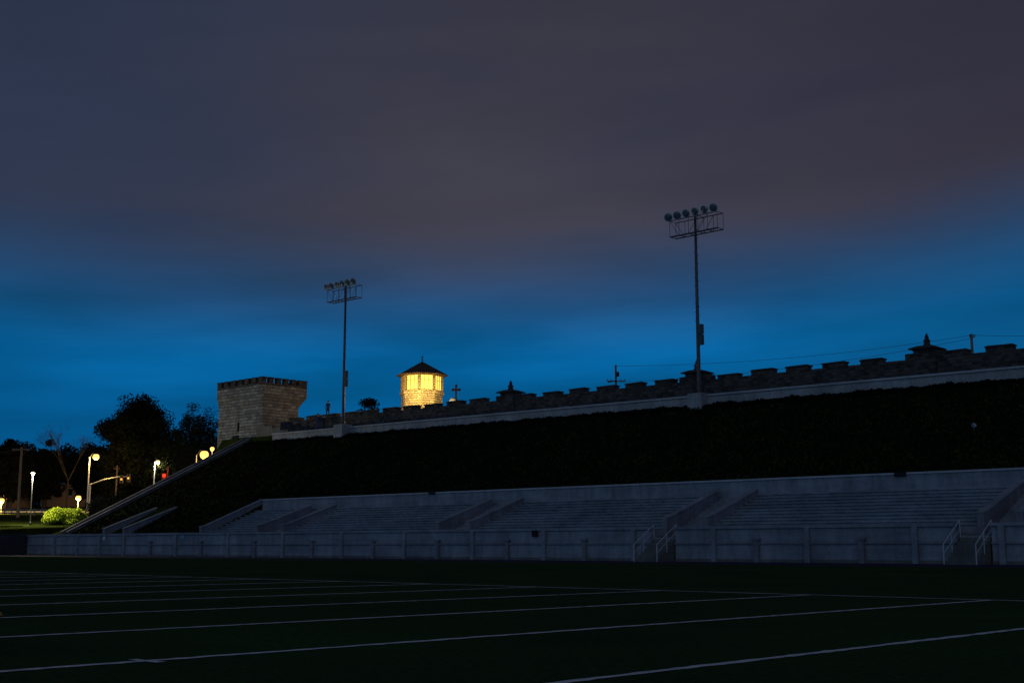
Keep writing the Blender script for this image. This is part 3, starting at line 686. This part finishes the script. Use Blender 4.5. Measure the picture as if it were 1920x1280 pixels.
# ------------------------------------------------------------------ people
def cloth(name, c): return simple(name, c, tuple(x*1.3 for x in c), 6, bst=0)
skin = cloth('skin', (.35,.22,.16)); hairm = cloth('dark_hair', (.02,.015,.01))
def person(loc, rz, H, top, legs, label, arm=0.0, group=None):
    t = empty('person', loc, label, 'person', group); t.rotation_euler = (0,0,rz)
    s = H/1.75
    J = {'pel':(0,0,.95),'wst':(0,0,1.1),'chs':(0,.01,1.32),'nck':(0,0,1.5),'hd0':(0,-.01,1.58),'hd1':(0,-.015,1.68),'hd2':(0,0,1.74)}
    Rd = {'pel':(.15,.11),'wst':(.13,.1),'chs':(.17,.12),'nck':(.06,.06),'hd0':(.075,.085),'hd1':(.085,.1),'hd2':(.05,.06)}
    E = [('pel','wst'),('wst','chs'),('chs','nck'),('nck','hd0'),('hd0','hd1'),('hd1','hd2')]
    for n_, sx in (('l',-1),('r',1)):
        fa = arm if sx > 0 else arm*.3
        J.update({'hip'+n_:(sx*.1,0,.88),'kne'+n_:(sx*.12,-.02+.03*sx,.49),'ank'+n_:(sx*.13,.02+.05*sx,.09),'toe'+n_:(sx*.15,-.15+.05*sx,.03),
            'shl'+n_:(sx*.2,.01,1.43),'elb'+n_:(sx*.26,.04,1.15),'wri'+n_:(sx*(.25-.1*fa),-.06-.2*fa,.9+.2*fa)})
        Rd.update({'hip'+n_:(.095,.1),'kne'+n_:(.06,.065),'ank'+n_:(.042,.045),'toe'+n_:(.035,.03),'shl'+n_:(.062,.065),'elb'+n_:(.045,.045),'wri'+n_:(.03,.028)})
        E += [('pel','hip'+n_),('hip'+n_,'kne'+n_),('kne'+n_,'ank'+n_),('ank'+n_,'toe'+n_),('chs','shl'+n_),('shl'+n_,'elb'+n_),('elb'+n_,'wri'+n_)]
    ks = list(J); me = bpy.data.meshes.new('body')
    me.from_pydata([tuple(c*s for c in J[k]) for k in ks], [(ks.index(a),ks.index(b)) for a,b in E], [])
    o = bpy.data.objects.new('body', me); C.objects.link(o); ORG[o.name] = Vector(loc)
    me.materials.append(skin); o.modifiers.new('skin','SKIN')
    for i, k in enumerate(ks): me.skin_vertices[0].data[i].radius = tuple(c*s for c in Rd[k])
    me.skin_vertices[0].data[0].use_root = True
    sb = o.modifiers.new('sub','SUBSURF'); sb.levels = 2; sb.render_levels = 2
    dg = bpy.context.evaluated_depsgraph_get(); dg.update()
    me2 = bpy.data.meshes.new_from_object(o.evaluated_get(dg)); o.modifiers.clear(); o.data = me2
    me2.materials.clear()
    for m_ in (skin, top, legs, M['black']): me2.materials.append(m_)
    for p_ in me2.polygons:
        z = p_.center.z/s; x = abs(p_.center.x/s)
        p_.material_index = 0 if z > 1.49 else 3 if z < .1 else 1 if (z > .93 or x > .2 and z > .88) else 2
        p_.use_smooth = True
    o.parent = t
    def part(mb, name, m_):
        mb.v = [tuple(Vector(v_)*s+Vector(loc)) for v_ in mb.v]; return mb.build(name, m_, t)
    part(MB().lathe((0,.02,1.66),[(.09,-.06),(.105,0),(.1,.06),(.065,.11),(.01,.125)],14), 'hair', hairm)
    part(MB().lathe((0,-.105,1.635),[(.018,-.02),(.012,.01),(.003,.035)],6), 'nose', skin)
    for n_, sx in (('l',-1),('r',1)):
        w = Vector(J['wri'+n_]); h = MB(); d = Vector((0,-.25,-1)).normalized() if arm < .3 else Vector((0,-.8,-.6)).normalized()
        h.tube(w, w+d*.08, .03, .036, 8)
        for j in range(4):
            b0 = w+d*.075+Vector((0,-.027+.018*j,0)); L_ = (.065,.078,.074,.056)[j]
            m0 = b0+d*(L_*.55); h.tube(b0, m0, .0095, .009, 6); h.tube(m0, m0+(d+Vector((-sx*.4,0,0))).normalized()*(L_*.45), .009, .006, 6)
        b0 = w+d*.03+Vector((0,-.03,0)); h.tube(b0, b0+(d*.6+Vector((0,-.8,0))).normalized()*.05, .012, .008, 6)
        part(h, 'hand', skin)
blue_c = cloth('navy_jacket',(.03,.05,.10)); dk = cloth('dark_trousers',(.03,.03,.04)); gr = cloth('grey_hoodie',(.06,.06,.08)); jn = cloth('denim',(.05,.08,.14))
def on_terrace(px, V): 
    U = UV(px,V,785); return (U,V,zt(U)-.09)
person(on_terrace(577,77.3), 2.2, 1.68, gr, dk, 'person in dark clothes standing beside the square stone tower, leftmost of the group', .3)
person(on_terrace(596,77.0), .6, 1.8, blue_c, jn, 'taller person in a navy jacket standing in the middle of the group on the terrace', .8)
person(on_terrace(606,77.5), -1.3, 1.72, gr, jn, 'person turned sideways at the right of the group beside the square stone tower', .5)
person((UV(615,78.5,760),78.5,zt(-100)+1.42), .4, 1.7, blue_c, dk, 'person standing on the battlements above the group, apart to the right', .1)
# ------------------------------------------------------------------ sky
w = bpy.data.worlds.new('World'); bpy.context.scene.world = w; w.use_nodes = True; nt = w.node_tree
for n_ in list(nt.nodes): nt.nodes.remove(n_)
out = N(nt,'ShaderNodeOutputWorld'); bg = N(nt,'ShaderNodeBackground'); nt.links.new(bg.outputs[0], out.inputs[0])
tc = N(nt,'ShaderNodeTexCoord'); D = tc.outputs['Generated']
def mth(op, a, b=None, c=None, clamp=False):
    m_ = N(nt,'ShaderNodeMath', operation=op); m_.use_clamp = clamp
    for i, v_ in enumerate((a,b,c)):
        if v_ is None: continue
        if hasattr(v_,'links'): nt.links.new(v_, m_.inputs[i])
        else: m_.inputs[i].default_value = v_
    return m_.outputs[0]
def dot(v3):
    m_ = N(nt,'ShaderNodeVectorMath', operation='DOT_PRODUCT'); nt.links.new(D, m_.inputs[0]); m_.inputs[1].default_value = v3; return m_.outputs['Value']
bb_ = dot(cR); zz_ = dot((0,0,1)); ff = dot(cF)
def sm(x, a, b):
    m_ = N(nt,'ShaderNodeMapRange', interpolation_type='SMOOTHSTEP'); nt.links.new(x, m_.inputs[0])
    m_.inputs[1].default_value = a; m_.inputs[2].default_value = b; return m_.outputs[0]
def snoise(sx, sz, scale, detail, slant=0, w_=0, rough=.5):
    cb = N(nt,'ShaderNodeCombineXYZ')
    nt.links.new(mth('MULTIPLY', bb_, sx), cb.inputs[0]); nt.links.new(mth('MULTIPLY', ff, sx), cb.inputs[1])
    nt.links.new(mth('ADD', mth('MULTIPLY', zz_, sz), mth('MULTIPLY_ADD', bb_, slant, w_)), cb.inputs[2])
    n_ = N(nt,'ShaderNodeTexNoise'); n_.inputs['Scale'].default_value = scale; n_.inputs['Detail'].default_value = detail; n_.inputs['Roughness'].default_value = rough
    nt.links.new(cb.outputs[0], n_.inputs['Vector']); return n_.outputs['Fac']
n1 = snoise(1.8, 7, 1.6, 4, -.3, 3.1, .5); n2 = snoise(1.8, 6, 1.5, 4, -.6, 9.0, .45); n3 = snoise(2.6, 16, 1.5, 4, -.9, 5, .5)
b2_ = mth('MULTIPLY', bb_, bb_)
thr = mth('ADD', mth('MULTIPLY', b2_, .16), mth('MULTIPLY', bb_, .045))
s_ = mth('SUBTRACT', zz_, thr)
s_ = mth('ADD', s_, mth('MULTIPLY', mth('SUBTRACT', n1, .5), .05))
s_ = mth('ADD', s_, mth('MULTIPLY', mth('SUBTRACT', n3, .5), .03))
mask = sm(s_, .140, .255)
bv = mth('ADD', mth('MULTIPLY', n3, .6), mth('MULTIPLY', n1, .4))
blue = ramp(nt, bv, [(.36,(.0008,.068,.18)),(.5,(.0012,.098,.275)),(.64,(.002,.130,.365))])
blue = mixc(nt, 'MULTIPLY', 1.0, blue, ramp(nt, mth('ABSOLUTE', mth('SUBTRACT', zz_, .13)), [(0.0,(1.12,1.12,1.12)),(.11,(.76,.8,.84))]))
blue = mixc(nt, 'MIX', mth('MULTIPLY', sm(bb_, .1, .38), .5), blue, (.004,.064,.155))
blue = mixc(nt, 'MIX', mth('MULTIPLY', sm(mth('MULTIPLY', bb_, -1.0), .2, .40), .3), blue, (.001,.055,.14))
cl = ramp(nt, n2, [(.3,(.029,.039,.071)),(.5,(.041,.044,.071)),(.68,(.052,.050,.071))])
cl = mixc(nt, 'MIX', mth('MULTIPLY', sm(mth('ADD', bb_, mth('MULTIPLY', zz_, .6)), .1, .6), .75), cl, (.036,.031,.047))
cl = mixc(nt, 'MIX', mth('MULTIPLY', sm(mth('MULTIPLY', mth('ADD', bb_, .04), -1.0), .0, .33), .85), cl, (.028,.039,.076))
cl = mixc(nt, 'MULTIPLY', .35, cl, ramp(nt, n3, [(.3,(.74,.75,.78)),(.7,(1.1,1.1,1.1))]))
cl = mixc(nt, 'MULTIPLY', 1.0, cl, ramp(nt, sm(zz_, .24, .42), [(0.0,(1.05,1.05,1.05)),(1.0,(.88,.9,.93))]))
col = mixc(nt, 'MIX', mask, blue, cl)
gnd = mixc(nt, 'MIX', sm(zz_, -.05, 0.0), (.004,.005,.006), col)
nt.links.new(gnd, bg.inputs['Color']); bg.inputs['Strength'].default_value = 1.0
sl = bpy.data.lights.new('sun','SUN'); sl.energy = .2; sl.angle = rad(60); sl.color = (.60,.78,1)
so = bpy.data.objects.new('sun', sl); C.objects.link(so)
so.rotation_euler = Vector((-.5,1,-.32)).to_track_quat('-Z','Y').to_euler()
# ------------------------------------------------------------------ camera
cam = bpy.data.cameras.new('camera'); co = bpy.data.objects.new('camera', cam); C.objects.link(co)
cam.lens = 36*F_PX/1920; cam.sensor_width = 36; cam.clip_end = 8000; cam.clip_start = .05
co.location = (0,0,HC); co.rotation_euler = (math.pi/2+TH, 0, YAW)
bpy.context.scene.camera = co
bpy.context.scene.view_settings.view_transform = 'Standard'
